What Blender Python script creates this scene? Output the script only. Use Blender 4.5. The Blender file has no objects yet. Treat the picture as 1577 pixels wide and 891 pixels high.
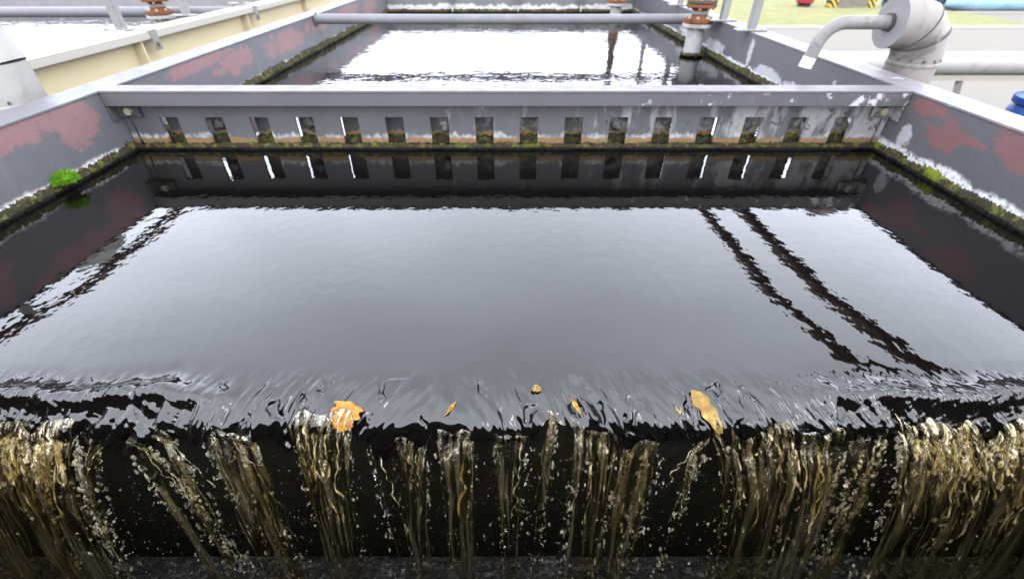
import bpy, bmesh, math, random
import numpy as np
from mathutils import Vector, Matrix
R = math.radians
random.seed(7); rng = np.random.default_rng(7)
sc = bpy.context.scene
C = sc.collection

# ------------------------------------------------------------------ numpy noise
_perm = np.random.default_rng(3).random((256, 256))
def vnoise(x, y):
    x = np.asarray(x, float); y = np.asarray(y, float)
    xi = np.floor(x).astype(int); yi = np.floor(y).astype(int)
    fx = x - xi; fy = y - yi
    fx = fx*fx*fx*(fx*(fx*6-15)+10); fy = fy*fy*fy*(fy*(fy*6-15)+10)
    g = lambda a, b: _perm[a & 255, b & 255]
    return ((g(xi, yi)*(1-fx)+g(xi+1, yi)*fx)*(1-fy)+(g(xi, yi+1)*(1-fx)+g(xi+1, yi+1)*fx)*fy)*2-1
def fbm(x, y, o=3):
    r = 0; a = 1.0; t = 0
    for k in range(o):
        r = r + a*vnoise(x*2**k+17.3*k, y*2**k+5.1*k); t += a; a *= .5
    return r/t
def sm(t):
    t = np.clip(t, 0, 1); return t*t*(3-2*t)

# ------------------------------------------------------------------ materials
class NT:
    def __init__(s, name):
        s.m = bpy.data.materials.new(name); s.m.use_nodes = True
        s.t = s.m.node_tree; s.t.nodes.clear()
        s.out = s.t.nodes.new('ShaderNodeOutputMaterial')
        s.geo = s.t.nodes.new('ShaderNodeNewGeometry')
        s.P = s.geo.outputs['Position']
        sp = s.t.nodes.new('ShaderNodeSeparateXYZ'); s.t.links.new(s.P, sp.inputs[0])
        s.X, s.Y, s.Z = sp.outputs
    def _set(s, sock, v):
        if isinstance(v, bpy.types.NodeSocket): s.t.links.new(v, sock)
        elif isinstance(v, (tuple, list)) and len(v) == 3 and sock.type == 'RGBA': sock.default_value = (*v, 1)
        else: sock.default_value = v
    def math(s, op, a, b=0.0, clamp=False):
        n = s.t.nodes.new('ShaderNodeMath'); n.operation = op; n.use_clamp = clamp
        s._set(n.inputs[0], a); s._set(n.inputs[1], b); return n.outputs[0]
    def vec(s, scale=(1,1,1), loc=(0,0,0), src=None):
        n = s.t.nodes.new('ShaderNodeMapping'); n.inputs['Scale'].default_value = scale; n.inputs['Location'].default_value = loc
        s.t.links.new(src or s.P, n.inputs[0]); return n.outputs[0]
    def noise(s, scale, detail=4, rough=.55, vec=None, dist=0.0):
        n = s.t.nodes.new('ShaderNodeTexNoise'); n.inputs['Scale'].default_value = scale
        n.inputs['Detail'].default_value = detail; n.inputs['Roughness'].default_value = rough; n.inputs['Distortion'].default_value = dist
        s.t.links.new(vec or s.P, n.inputs['Vector']); return n.outputs[0]
    def voro(s, scale, vec=None):
        n = s.t.nodes.new('ShaderNodeTexVoronoi'); n.inputs['Scale'].default_value = scale
        s.t.links.new(vec or s.P, n.inputs['Vector']); return n.outputs[0]
    def step(s, v, a, b):
        n = s.t.nodes.new('ShaderNodeMapRange'); n.interpolation_type = 'SMOOTHSTEP'
        s._set(n.inputs['Value'], v); n.inputs['From Min'].default_value = a; n.inputs['From Max'].default_value = b
        return n.outputs[0]
    def mix(s, f, a, b):
        n = s.t.nodes.new('ShaderNodeMix'); n.data_type = 'RGBA'
        s._set(n.inputs['Factor'], f); s._set(n.inputs['A'] if False else n.inputs[6], a); s._set(n.inputs[7], b); return n.outputs[2]
    def bump(s, h, dist=1.0, strength=1.0):
        n = s.t.nodes.new('ShaderNodeBump'); n.inputs['Strength'].default_value = strength; n.inputs['Distance'].default_value = dist
        s._set(n.inputs['Height'], h); return n.outputs[0]
    def bsdf(s, col, rough=.5, metal=0.0, normal=None, dark=.43, **kw):
        n = s.t.nodes.new('ShaderNodeBsdfPrincipled')
        if dark != 1:
            if isinstance(col, bpy.types.NodeSocket):
                m_ = s.t.nodes.new('ShaderNodeMix'); m_.data_type = 'RGBA'; m_.blend_type = 'MULTIPLY'; m_.inputs[0].default_value = 1
                s.t.links.new(col, m_.inputs[6]); m_.inputs[7].default_value = (dark, dark, dark, 1); col = m_.outputs[2]
            else: col = tuple(c*dark for c in col)
        s._set(n.inputs['Base Color'], col); s._set(n.inputs['Roughness'], rough)
        if dark != 1: n.inputs['Specular IOR Level'].default_value = .11
        n.inputs['Metallic'].default_value = metal
        if normal is not None: s.t.links.new(normal, n.inputs['Normal'])
        for k, v in kw.items(): s._set(n.inputs[k.replace('_', ' ')], v)
        return n.outputs[0]
    def done(s, sh):
        s.t.links.new(sh, s.out.inputs[0]); return s.m

def blobs(n, lst, amp=1.35, scale=8):
    """irregular patches in the (Y,z) plane of a wall; list of centre and radii"""
    acc = None
    for (cy, cz, ry, rz) in lst:
        a = n.math('DIVIDE', n.math('SUBTRACT', n.Y, cy), ry); b = n.math('DIVIDE', n.math('SUBTRACT', n.Z, cz), rz)
        d = n.math('SUBTRACT', 1.0, n.math('ADD', n.math('MULTIPLY', a, a), n.math('MULTIPLY', b, b)))
        acc = d if acc is None else n.math('MAXIMUM', acc, d)
    w = n.math('ADD', n.math('MULTIPLY', n.math('SUBTRACT', n.noise(scale, 7, .68, n.vec((1, 1, 1.7)), dist=.6), .5), amp*3.4), n.math('MULTIPLY', n.math('SUBTRACT', n.noise(3.1, 3), .5), 1.6))
    return n.step(n.math('ADD', acc, w), -.10, .55)

GREY = (.125, .122, .132)
def mat_wall(name, patches, crust_h, crust_amp, grey=GREY, primer=(.40, .13, .125), pm=.80, lime=()):
    n = NT(name)
    g = n.mix(n.noise(2.2, 5, .6), tuple(c*.82 for c in grey), tuple(c*1.22 for c in grey))
    g = n.mix(n.step(n.noise(30, 4, .7), .62, .75), g, tuple(c*1.35 for c in grey))
    p = blobs(n, patches)
    pc = n.mix(n.noise(14, 4), primer, tuple(c*.75 for c in primer))
    g = n.mix(n.math('MULTIPLY', p, pm), g, pc)
    # vertical runs
    run = n.step(n.noise(1, 4, .6, n.vec((9, 9, .9))), .60, .78)
    g = n.mix(n.math('MULTIPLY', run, .30), g, (.30, .29, .30))
    if lime:
        g = n.mix(n.math('MULTIPLY', blobs(n, lime, .9, 16), .8), g, n.mix(n.noise(40, 4), (.36, .36, .38), (.62, .62, .63)))
    # lime crust above the waterline, ragged and streaky
    edge = n.math('ADD', n.math('MULTIPLY', n.noise(1, 5, .65, n.vec((7, 7, 2.5))), crust_amp), crust_h)
    cr = n.math('MULTIPLY', n.step(n.math('SUBTRACT', edge, n.Z), -.004, .022), n.step(n.noise(38, 5, .7), .30, .52))
    crc = n.mix(n.noise(60, 4), (.50, .49, .48), (.80, .79, .78))
    g = n.mix(cr, g, crc)
    wet = n.step(n.math('ADD', n.Z, n.math('MULTIPLY', n.noise(20, 3), .02)), .052, .028)
    g = n.mix(wet, g, (.020, .017, .012))
    b = n.bump(n.math('ADD', n.math('MULTIPLY', n.noise(45, 4), .0015), n.math('MULTIPLY', cr, .003)))
    return n.done(n.bsdf(g, n.mix(cr, (.42,)*3, (.85,)*3), normal=b))

def mat_paint(name, col, wear=(.5, .42, .42), wear_lo=.60, white=None, rough=.42, scale=6):
    n = NT(name)
    g = n.mix(n.noise(scale*.5, 5, .6), tuple(c*.84 for c in col), tuple(min(1, c*1.18) for c in col))
    g = n.mix(n.math('MULTIPLY', n.step(n.noise(scale, 6, .65), wear_lo, wear_lo+.10), .75), g, wear)
    if white:
        w = n.step(n.math('ADD', n.noise(9, 6, .7), n.math('MULTIPLY', n.X, .07)), white, white+.08)
        g = n.mix(n.math('MULTIPLY', w, .8), g, (.62, .61, .61))
    g = n.mix(n.step(n.noise(55, 3, .6), .66, .76), g, tuple(c*.55 for c in col))
    b = n.bump(n.math('MULTIPLY', n.noise(60, 4), .0012))
    return n.done(n.bsdf(g, n.mix(n.noise(11, 3), (rough-.12,)*3, (rough+.2,)*3), normal=b))

def mat_baffle(name):
    n = NT(name)
    g = n.mix(n.noise(4, 5, .6), (.085, .083, .088), (.150, .147, .152))
    gx = n.math('MULTIPLY', n.X, .105)
    st = n.step(n.math('ADD', n.noise(1, 6, .68, n.vec((9, 9, 2.6))), gx), .56, .70)
    g = n.mix(n.math('MULTIPLY', st, .8), g, (.37, .36, .345))
    sp = n.step(n.math('ADD', n.noise(15, 6, .7), n.math('MULTIPLY', n.X, .05)), .64, .70)
    g = n.mix(n.math('MULTIPLY', sp, .8), g, (.055, .05, .055))
    # lime fringe then brown then black toward the water
    zz = n.math('ADD', n.Z, n.math('MULTIPLY', n.math('SUBTRACT', n.noise(26, 5, .65), .5), .05))
    lime = n.step(n.math('ADD', n.Z, n.math('MULTIPLY', n.math('SUBTRACT', n.noise(1, 5, .7, n.vec((30, 30, 7))), .5), .12)), .105, .075)
    g = n.mix(n.math('MULTIPLY', lime, n.step(n.noise(7, 4, .6), .36, .62)), g, (.50, .485, .465))
    g = n.mix(n.step(zz, .082, .062), g, n.mix(n.noise(18, 3), (.17, .10, .045), (.30, .20, .10)))
    g = n.mix(n.step(zz, .050, .032), g, (.016, .013, .008))
    b = n.bump(n.math('MULTIPLY', n.noise(50, 5), .002))
    return n.done(n.bsdf(g, .55, normal=b))

def mat_cover(name):
    n = NT(name)
    g = n.mix(n.noise(9, 5, .65), (.035, .033, .034), (.13, .125, .122))
    st = n.step(n.math('ADD', n.noise(11, 5, .7), n.math('MULTIPLY', n.X, .06)), .50, .70)
    g = n.mix(n.math('MULTIPLY', st, .75), g, (.36, .345, .32))
    zz = n.math('ADD', n.Z, n.math('MULTIPLY', n.math('SUBTRACT', n.noise(17, 4, .6), .5), .10))
    g = n.mix(n.step(zz, .095, .078), g, n.mix(n.noise(22, 3), (.16, .10, .045), (.34, .23, .11)))
    g = n.mix(n.step(zz, .078, .058), g, n.mix(n.step(n.noise(30, 3), .5, .64), (.014, .012, .007), (.075, .085, .016)))
    return n.done(n.bsdf(g, .6, normal=n.bump(n.math('MULTIPLY', n.noise(40, 5), .004))))

def mat_moss(name, bright=.62, green=(.20, .26, .02)):
    n = NT(name)
    g = n.mix(n.noise(60, 4, .7), (.010, .009, .006), (.07, .058, .026))
    g = n.mix(n.step(n.noise(22, 4, .65), .50, .62), g, (.11, .105, .022))
    g = n.mix(n.step(n.noise(5, 5, .6), bright, bright+.06), g, n.mix(n.noise(80, 2), green, tuple(c*.5 for c in green)))
    g = n.mix(n.step(n.noise(35, 4, .7), .64, .7), g, (.24, .22, .17))
    g = n.mix(n.step(n.Z, .024, .010), g, (.006, .006, .005))
    return n.done(n.bsdf(g, .75, normal=n.bump(n.math('MULTIPLY', n.noise(130, 4, .7), .005))))

def mat_rust(name):
    n = NT(name)
    g = n.mix(n.noise(16, 6, .7), (.12, .042, .018), (.29, .11, .04))
    g = n.mix(n.step(n.noise(30, 5), .58, .68), g, (.06, .03, .022))
    g = n.mix(n.step(n.noise(20, 4), .66, .72), g, (.45, .36, .34))
    return n.done(n.bsdf(g, .8, normal=n.bump(n.math('MULTIPLY', n.noise(70, 5, .7), .004))))

def mat_water(name, ior=1.75, base=(.0014, .0011, .001), amp=.00022, sc1=26, big=0.0, bigs=3.0, stretch=1.0):
    n = NT(name)
    calm = n.step(n.noise(.9, 2), .30, .62)
    h = n.math('MULTIPLY', n.math('MULTIPLY', n.noise(sc1, 2, .45, n.vec((1, stretch, 1))), amp), n.math('ADD', n.math('MULTIPLY', calm, .7), .45))
    if big: h = n.math('ADD', h, n.math('MULTIPLY', n.noise(bigs, 3, .5, n.vec((1, 1.6, 1))), big))
    return n.done(n.bsdf(base, .015, normal=n.bump(h), dark=1, IOR=ior))

def mat_simple(name, col, rough=.6, var=.25, scale=8, bumpamt=.002, metal=0.0, dirt=None, dlo=.56, **kw):
    n = NT(name)
    g = n.mix(n.noise(scale, 5, .6), tuple(c*(1-var) for c in col), tuple(min(1, c*(1+var)) for c in col))
    if dirt: g = n.mix(n.math('MULTIPLY', n.step(n.noise(scale*.8, 6, .68, n.vec((1, 1, 1), (3, 1, 7))), dlo, dlo+.16), .7), g, dirt)
    return n.done(n.bsdf(g, rough, metal, n.bump(n.math('MULTIPLY', n.noise(scale*6, 4), bumpamt)), **kw))

M = {}
M['wall_left'] = mat_wall('grey_paint_red_primer', [(2.12, .325, .42, .085), (2.42, .26, .16, .13), (1.55, .2, .2, .12), (3.7, .31, .5, .05), (4.15, .23, .35, .09),
    (5.2, .22, .5, .10), (6.2, .25, .5, .08), (1.0, .1, .3, .1), (7.4, .26, .6, .07), (8.6, .2, .5, .1)], .030, .075, grey=(.135, .133, .145), primer=(.36, .185, .185), pm=.70)
M['wall_right'] = mat_wall('grey_paint_few_primer', [(2.48, .305, .13, .055), (2.36, .215, .13, .085), (1.92, .27, .17, .09), (1.3, .12, .3, .12), (2.30, .24, .26, .02)], .035, .108, grey=(.108, .105, .112), primer=(.27, .105, .10), pm=.60, lime=[(4.72, .2, .05, .14), (4.3, .10, .25, .06), (3.7, .09, .3, .05), (3.35, .18, .03, .10), (5.6, .12, .3, .06), (6.5, .12, .4, .05), (2.58, .13, .05, .07)])
M['wall_far'] = mat_wall('pale_limed_wall', [(0, -5, 1, 1)], .02, .22, grey=(.17, .172, .17), primer=(.2, .2, .15))
M['flange'] = mat_paint('weathered_flange_paint', (.138, .136, .143), wear=(.20, .18, .185), wear_lo=.58)
M['flange_worn'] = mat_paint('worn_flange_paint', (.165, .158, .166), wear=(.27, .19, .19), wear_lo=.55, white=.78)
M['beam'] = mat_paint('beam_paint', (.112, .107, .113), wear=(.19, .14, .14), wear_lo=.66, white=.66)
M['beam_top'] = mat_paint('beam_top_paint', (.145, .130, .134), wear=(.20, .15, .15), wear_lo=.54)
M['baffle'] = mat_baffle('stained_baffle')
M['cover'] = mat_cover('slot_plate')
M['moss_l'] = mat_moss('dark_moss', .66, (.16, .21, .03))
M['moss_r'] = mat_moss('green_moss', .545, (.21, .25, .015))
M['moss_b'] = mat_moss('baffle_moss', .58, (.10, .12, .012))
M['rust'] = mat_rust('rusted_iron')
M['water'] = mat_water('pool_water', 1.43, amp=.00075, sc1=20, big=.0010, bigs=2.6)
M['water_far'] = mat_water('rippled_water', 1.55, amp=.0016, sc1=17, big=.0030, bigs=4)
M['water_left'] = mat_water('choppy_water', 1.33, amp=.0030, sc1=13, big=.010, bigs=2.4)
M['pipe_grey'] = mat_simple('grey_pipe_paint', (.18, .178, .19), .4, .15, 5, dirt=(.30, .27, .25))
M['pipe_white'] = mat_simple('white_pipe', (.42, .41, .40), .5, .18, 9, dirt=(.24, .19, .14), dlo=.5)
M['pvc'] = mat_simple('grey_pvc', (.25, .235, .225), .45, .14, 10, dirt=(.13, .115, .11), dlo=.5)
M['sleeve'] = mat_simple('pale_sleeve', (.62, .63, .65), .35, .06, 10)
M['cladding'] = mat_simple('white_cladding', (.285, .258, .235), .45, .16, 5, .0015, dirt=(.11, .09, .08), dlo=.47)
M['cladding_l'] = mat_simple('cream_cladding', (.37, .36, .33), .45, .06, 6, .0015, dirt=(.27, .255, .23), dlo=.52)
M['grime'] = mat_simple('black_grime', (.09, .08, .08), .6, .5, 14, dirt=(.30, .27, .25))
M['rust_spot'] = mat_simple('grey_pipe_rust_spots', (.18, .17, .17), .5, .15, 11, dirt=(.36, .15, .06))
M['old_pipe'] = mat_simple('dull_brown_pipe', (.10, .075, .06), .7, .3, 11)
M['cap'] = mat_simple('grey_end_cap', (.27, .255, .26), .4, .2, 7, dirt=(.40, .38, .39))
M['cream'] = mat_simple('cream_paint', (.80, .68, .42), .5, .05, 2, .001)
M['cream_top'] = mat_simple('cream_flange', (.46, .43, .37), .5, .06, 3, .001, dirt=(.24, .235, .25))
M['galv'] = mat_simple('galvanised_angle', (.26, .257, .25), .45, .14, 12, dirt=(.17, .155, .15))
M['bolt'] = mat_simple('zinc_bolt', (.50, .44, .33), .4, .25, 40, metal=.4)
M['rail'] = mat_simple('rail_paint', (.16, .10, .08), .5, .2, 9)
M['concrete'] = mat_simple('pale_concrete', (.205, .188, .158), .85, .07, .6, .002)
M['kerb'] = mat_simple('kerb_concrete', (.40, .36, .29), .85, .1, 2, .002)
M['grass'] = mat_simple('dry_grass', (.22, .215, .085), .9, .4, 1.6, .02, dirt=(.36, .33, .18))
M['blue'] = mat_simple('blue_plastic', (.02, .07, .26), .35, .15, 5)
M['red'] = mat_simple('red_plastic', (.32, .04, .04), .4, .1, 5)
M['white'] = mat_simple('white_paint', (.78, .77, .75), .5, .05, 5)
M['foil'] = mat_simple('pale_blue_foil', (.36, .55, .64), .3, .35, 2.2, .03, dirt=(.72, .75, .76))
M['barrier'] = mat_simple('barrier_concrete', (.20, .18, .15), .9, .35, 4, .01)
M['soil'] = mat_simple('dark_steel', (.05, .047, .045), .7, .3, 8)
def mat_stripes():
    n = NT('hazard_stripes')
    v = n.math('FRACT', n.math('MULTIPLY', n.math('ADD', n.X, n.Z), 3.4))
    return n.done(n.bsdf(n.mix(n.math('GREATER_THAN', v, .5), (.60, .42, .05), (.04, .04, .035)), .6))
M['stripes'] = mat_stripes()
def mat_weirwall():
    n = NT('slimy_black_steel')
    g = n.mix(n.noise(24, 6, .7), (.005, .0045, .003), (.028, .025, .016))
    g = n.mix(n.step(n.noise(8, 5, .65), .57, .7), g, (.022, .028, .008))
    g = n.mix(n.step(n.noise(110, 3, .7), .66, .74), g, (.085, .08, .06))
    return n.done(n.bsdf(g, .5, normal=n.bump(n.math('MULTIPLY', n.noise(60, 6, .75), .012))))
M['weir'] = mat_weirwall()
def mat_trough():
    n = NT('churned_water')
    f = n.step(n.noise(34, 6, .75, n.vec((1, 1.5, 1)), dist=.6), .50, .78)
    g = n.mix(f, (.012, .0115, .011), (.15, .147, .145))
    return n.done(n.bsdf(g, n.mix(f, (.25,)*3, (.6,)*3), normal=n.bump(n.math('ADD', n.math('MULTIPLY', n.noise(26, 5, .65), .014), n.math('MULTIPLY', n.noise(110, 3), .004))), IOR=1.33))
M['trough'] = mat_trough()
def mat_flow(name, tint, body, clear, rough=.03, fs=120):
    """running water: mostly clear and refracting, partly clouded"""
    n = NT(name)
    v = n.noise(1, 4, .6, n.vec((fs, 40, 10)))
    nb = n.bump(n.math('ADD', n.math('MULTIPLY', n.noise(1, 3, .6, n.vec((170, 70, 30))), .004), n.math('MULTIPLY', n.noise(60, 2), .0015)))
    glass = n.bsdf(tint, rough, normal=nb, dark=1, IOR=1.33, Transmission_Weight=1.0)
    cloud = n.bsdf(n.mix(v, tuple(c*.35 for c in body), body), .15, normal=nb, dark=1, IOR=1.4)
    mx = n.t.nodes.new('ShaderNodeMixShader')
    n._set(mx.inputs[0], n.math('MULTIPLY', n.step(v, .42, .66), 1-clear))
    n.t.links.new(glass, mx.inputs[1]); n.t.links.new(cloud, mx.inputs[2])
    return n.done(mx.outputs[0])
def mat_sheet():
    n = NT('amber_water_sheet')
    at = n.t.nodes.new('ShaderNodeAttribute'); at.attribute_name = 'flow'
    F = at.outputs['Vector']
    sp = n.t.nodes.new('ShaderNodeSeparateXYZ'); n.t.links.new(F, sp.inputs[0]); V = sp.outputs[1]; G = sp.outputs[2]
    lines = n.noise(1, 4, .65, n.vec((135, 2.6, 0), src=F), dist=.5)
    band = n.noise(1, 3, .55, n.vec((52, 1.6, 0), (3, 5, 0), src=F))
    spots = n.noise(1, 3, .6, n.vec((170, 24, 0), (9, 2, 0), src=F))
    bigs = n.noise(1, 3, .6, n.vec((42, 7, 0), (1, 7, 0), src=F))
    nb = n.bump(n.math('ADD', n.math('MULTIPLY', lines, .0035), n.math('ADD', n.math('MULTIPLY', spots, .005), n.math('MULTIPLY', bigs, .020))))
    glass = n.bsdf((.90, .78, .46), .03, normal=nb, dark=1, IOR=1.33, Transmission_Weight=1.0)
    film = n.bsdf(n.mix(lines, (.016, .0125, .006), (.085, .067, .030)), .10, normal=nb, dark=1, IOR=1.4)
    glint_foam = n.bsdf(n.mix(bigs, (.22, .155, .05), (.72, .66, .48)), .12, normal=nb, dark=1, IOR=1.4)  # pale specks paint glints into the sheets, together with foam
    clear = n.t.nodes.new('ShaderNodeBsdfTransparent'); clear.inputs[0].default_value = (.96, .93, .84, 1)
    def mixs(f, a, b):
        m_ = n.t.nodes.new('ShaderNodeMixShader'); n._set(m_.inputs[0], f); n.t.links.new(a, m_.inputs[1]); n.t.links.new(b, m_.inputs[2]); return m_.outputs[0]
    sh = mixs(n.math('MULTIPLY', n.step(n.math('ADD', lines, n.math('MULTIPLY', band, .8)), .84, 1.16), .62), glass, film)
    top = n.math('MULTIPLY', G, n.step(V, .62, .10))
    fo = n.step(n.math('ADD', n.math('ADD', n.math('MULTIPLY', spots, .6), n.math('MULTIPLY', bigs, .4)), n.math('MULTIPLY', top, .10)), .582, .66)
    sh = mixs(n.math('MULTIPLY', fo, .9), sh, glint_foam)
    hole = n.step(n.math('SUBTRACT', n.math('ADD', n.math('MULTIPLY', band, .75), n.math('MULTIPLY', lines, .25)), n.math('MULTIPLY', V, .06)), .545, .470)
    sh = mixs(n.math('MULTIPLY', hole, .95), sh, clear.outputs[0])
    return n.done(sh)
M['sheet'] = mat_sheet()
M['strand'] = mat_flow('amber_water_strand', (.90, .83, .60), (.13, .105, .05), .66)
M['bright'] = mat_flow('pale_highlight_water', (.98, .92, .70), (.50, .41, .22), .35)  # lighter amber body colour stands in for white-gold highlights and foam
M['drop'] = mat_flow('water_drop', (.97, .94, .84), (.52, .47, .36), .50, .02)
def mat_leaf(name, a, b):
    n = NT(name)
    g = n.mix(n.step(n.noise(24, 6, .7), .36, .62), a, b)
    return n.done(n.bsdf(g, .35, normal=n.bump(n.math('MULTIPLY', n.noise(90, 4), .004)), Coat_Weight=.08))
M['leaf_y'] = mat_leaf('yellow_leaf', (.40, .32, .075), (.24, .125, .022))
M['leaf_o'] = mat_leaf('orange_leaf', (.46, .26, .03), (.26, .105, .012))
M['tuft'] = mat_simple('bright_moss', (.13, .33, .010), .7, .55, 60)

# ------------------------------------------------------------------ mesh building
class MB:
    def __init__(s): s.v = []; s.f = []
    def add(s, v, f):
        o = len(s.v); s.v += [tuple(map(float, p)) for p in v]; s.f += [[i+o for i in q] for q in f]; return s
    def box(s, x0, x1, y0, y1, z0, z1):
        return s.add([(x0,y0,z0),(x1,y0,z0),(x1,y1,z0),(x0,y1,z0),(x0,y0,z1),(x1,y0,z1),(x1,y1,z1),(x0,y1,z1)],
                     [(0,3,2,1),(4,5,6,7),(0,1,5,4),(1,2,6,5),(2,3,7,6),(3,0,4,7)])
    def tube(s, pts, rad, seg=16, caps=True):
        pts = [Vector(p) for p in pts]; n = len(pts)
        if not hasattr(rad, '__len__'): rad = [rad]*n
        V = []; F = []
        t0 = (pts[1]-pts[0]).normalized()
        up = Vector((0,0,1)) if abs(t0.z) < .9 else Vector((0,1,0))
        a = t0.cross(up).normalized()
        for i, p in enumerate(pts):
            t = (pts[min(i+1,n-1)]-pts[max(i-1,0)]).normalized()
            a = (a - t*a.dot(t)).normalized(); b = t.cross(a)
            for k in range(seg):
                w = 2*math.pi*k/seg
                V.append(p + (a*math.cos(w)+b*math.sin(w))*rad[i])
        for i in range(n-1):
            for k in range(seg):
                k2 = (k+1) % seg
                F.append((i*seg+k, i*seg+k2, (i+1)*seg+k2, (i+1)*seg+k))
        if caps:
            F.append(tuple(range(seg-1, -1, -1))); F.append(tuple(range((n-1)*seg, n*seg)))
        return s.add(V, F)
    def lathe(s, prof, c=(0,0,0), seg=28):
        V = []; F = []
        for (r, z) in prof:
            for k in range(seg):
                w = 2*math.pi*k/seg; V.append((c[0]+r*math.cos(w), c[1]+r*math.sin(w), c[2]+z))
        n = len(prof)
        for i in range(n-1):
            for k in range(seg):
                k2 = (k+1) % seg; F.append((i*seg+k, i*seg+k2, (i+1)*seg+k2, (i+1)*seg+k))
        F.append(tuple(range(seg-1, -1, -1))); F.append(tuple(range((n-1)*seg, n*seg)))
        return s.add(V, F)
    def prism(s, outline, y0, y1):
        """outline in (x,z), extruded along y"""
        n = len(outline)
        V = [(x, y0, z) for x, z in outline]+[(x, y1, z) for x, z in outline]
        F = [tuple(range(n)), tuple(range(2*n-1, n-1, -1))]
        for i in range(n): j = (i+1) % n; F.append((i, i+n, j+n, j))
        return s.add(V, F)
    def build(s, name, mat, parent=None, smooth=True, bevel=0.0, loc=None):
        me = bpy.data.meshes.new(name); me.from_pydata(s.v, [], s.f); me.update()
        bm = bmesh.new(); bm.from_mesh(me); bmesh.ops.recalc_face_normals(bm, faces=bm.faces); bm.to_mesh(me); bm.free()
        for m_ in (mat if isinstance(mat, list) else [mat]): me.materials.append(m_)
        if smooth:
            me.shade_smooth(); me.set_sharp_from_angle(angle=R(35))
        o = bpy.data.objects.new(name, me); C.objects.link(o)
        if parent: o.parent = parent
        if loc: o.location = loc
        if bevel:
            b = o.modifiers.new('bevel', 'BEVEL'); b.width = bevel; b.segments = 2; b.limit_method = 'ANGLE'; b.angle_limit = R(50)
        return o
def grid_obj(name, V, nx, ny, mat, parent=None):
    idx = np.arange(nx*ny).reshape(ny, nx)
    F = np.stack([idx[:-1,:-1], idx[:-1,1:], idx[1:,1:], idx[1:,:-1]], -1).reshape(-1, 4)
    me = bpy.data.meshes.new(name); me.from_pydata(V.reshape(-1,3).tolist(), [], F.tolist()); me.update(); me.shade_smooth()
    me.materials.append(mat); o = bpy.data.objects.new(name, me); C.objects.link(o)
    if parent: o.parent = parent
    return o
def thing(name, label, cat, loc=(0,0,0), group=None):
    o = bpy.data.objects.new(name, None); C.objects.link(o); o.location = loc; o.empty_display_size = .1
    return tag(o, label, cat, group)
def tag(o, label, cat, group=None, kind=None):
    o['label'] = label; o['category'] = cat
    if group: o['group'] = group
    if kind: o['kind'] = kind
    return o
def struct(o): o['kind'] = 'structure'; return o
def stuff(o, label, cat): return tag(o, label, cat, kind='stuff')
def dup(root, loc, label):
    r = root.copy(); C.objects.link(r); r.location = loc; r['label'] = label
    def rec(src, dst):
        for ch in list(src.children):
            c = ch.copy(); C.objects.link(c); c.parent = dst; rec(ch, c)
    kids = list(root.children)
    for ch in kids:
        c = ch.copy(); C.objects.link(c); c.parent = r; rec(ch, c)
    return r

XL, XR, TOP = -2.29, 2.22, .357
YB, YF = 2.66, 9.9         # cross beam, far cross beam
GZ = -2.0

# ------------------------------------------------------------------ ground
g = MB().add([(-300,-200,GZ),(300,-200,GZ),(300,600,GZ),(-300,600,GZ)], [(0,1,2,3)]).build('pavement', M['concrete'], smooth=False); struct(g)
# grass verge with uneven surface
nx, ny = 160, 70
gx, gy = np.meshgrid(np.linspace(-60, 24, nx), np.linspace(24.2, 70, ny))
gz = GZ+.02+.10*sm((gy-24.2)/1.5)+.06*fbm(gx*1.3, gy*1.3)
gv = grid_obj('grass', np.stack([gx, gy+.5*fbm(gx*.6, gy*0+3), gz], -1), nx, ny, M['grass'])
stuff(gv, 'strip of dry yellow green grass beyond the pale pavement', 'grass')
k = MB().box(-60, 24, 23.3, 23.9, GZ, GZ+.06).box(24.4, 90, 29.2, 29.6, GZ, GZ+.05).build('kerb_strip', M['kerb'], smooth=False); struct(k)

# ------------------------------------------------------------------ near tank walls
def tank_wall(x, side, mat, flmat, y0, y1, label):
    t = thing('tank_wall', label, 'tank wall', (x, 0, GZ), 'side walls of the dark water tank')
    z0, z1 = 0, TOP-GZ
    e = .014*side
    MB().box(min(0, e), max(0, e), y0, y1, z0, z1-.012).build('wall_plate', mat, t, False)
    w = .19*side
    f = MB()
    ys = np.linspace(y0, y1, 60)
    f.box(min(-.006*side, w), max(-.006*side, w), y0, y1, z1-.012, z1)
    f.box(min(w-.012*side, w), max(w-.012*side, w), y0, y1, z1-.075, z1-.012)
    f.build('top_flange', flmat, t, False, .003)
    for yy in (.3, 2.3, 4.3, 6.3, 8.3):
        MB().prism([(e, 0), (.16*side, 0), (.16*side, z1-.09), (e, z1-.012)], yy, yy+.012).build('stiffener', M['pipe_grey'], t, False)
    return t
tank_wall(XL, -1, M['wall_left'], M['flange'], -.3, 11.0, 'long left wall of the dark water tank, grey with pink primer patches, next to the cream tank')
tank_wall(XR, 1, M['wall_right'], M['flange_worn'], -.3, 11.0, 'long right wall of the dark water tank, grey with lime crust, below the lagged elbow pipe')

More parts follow.
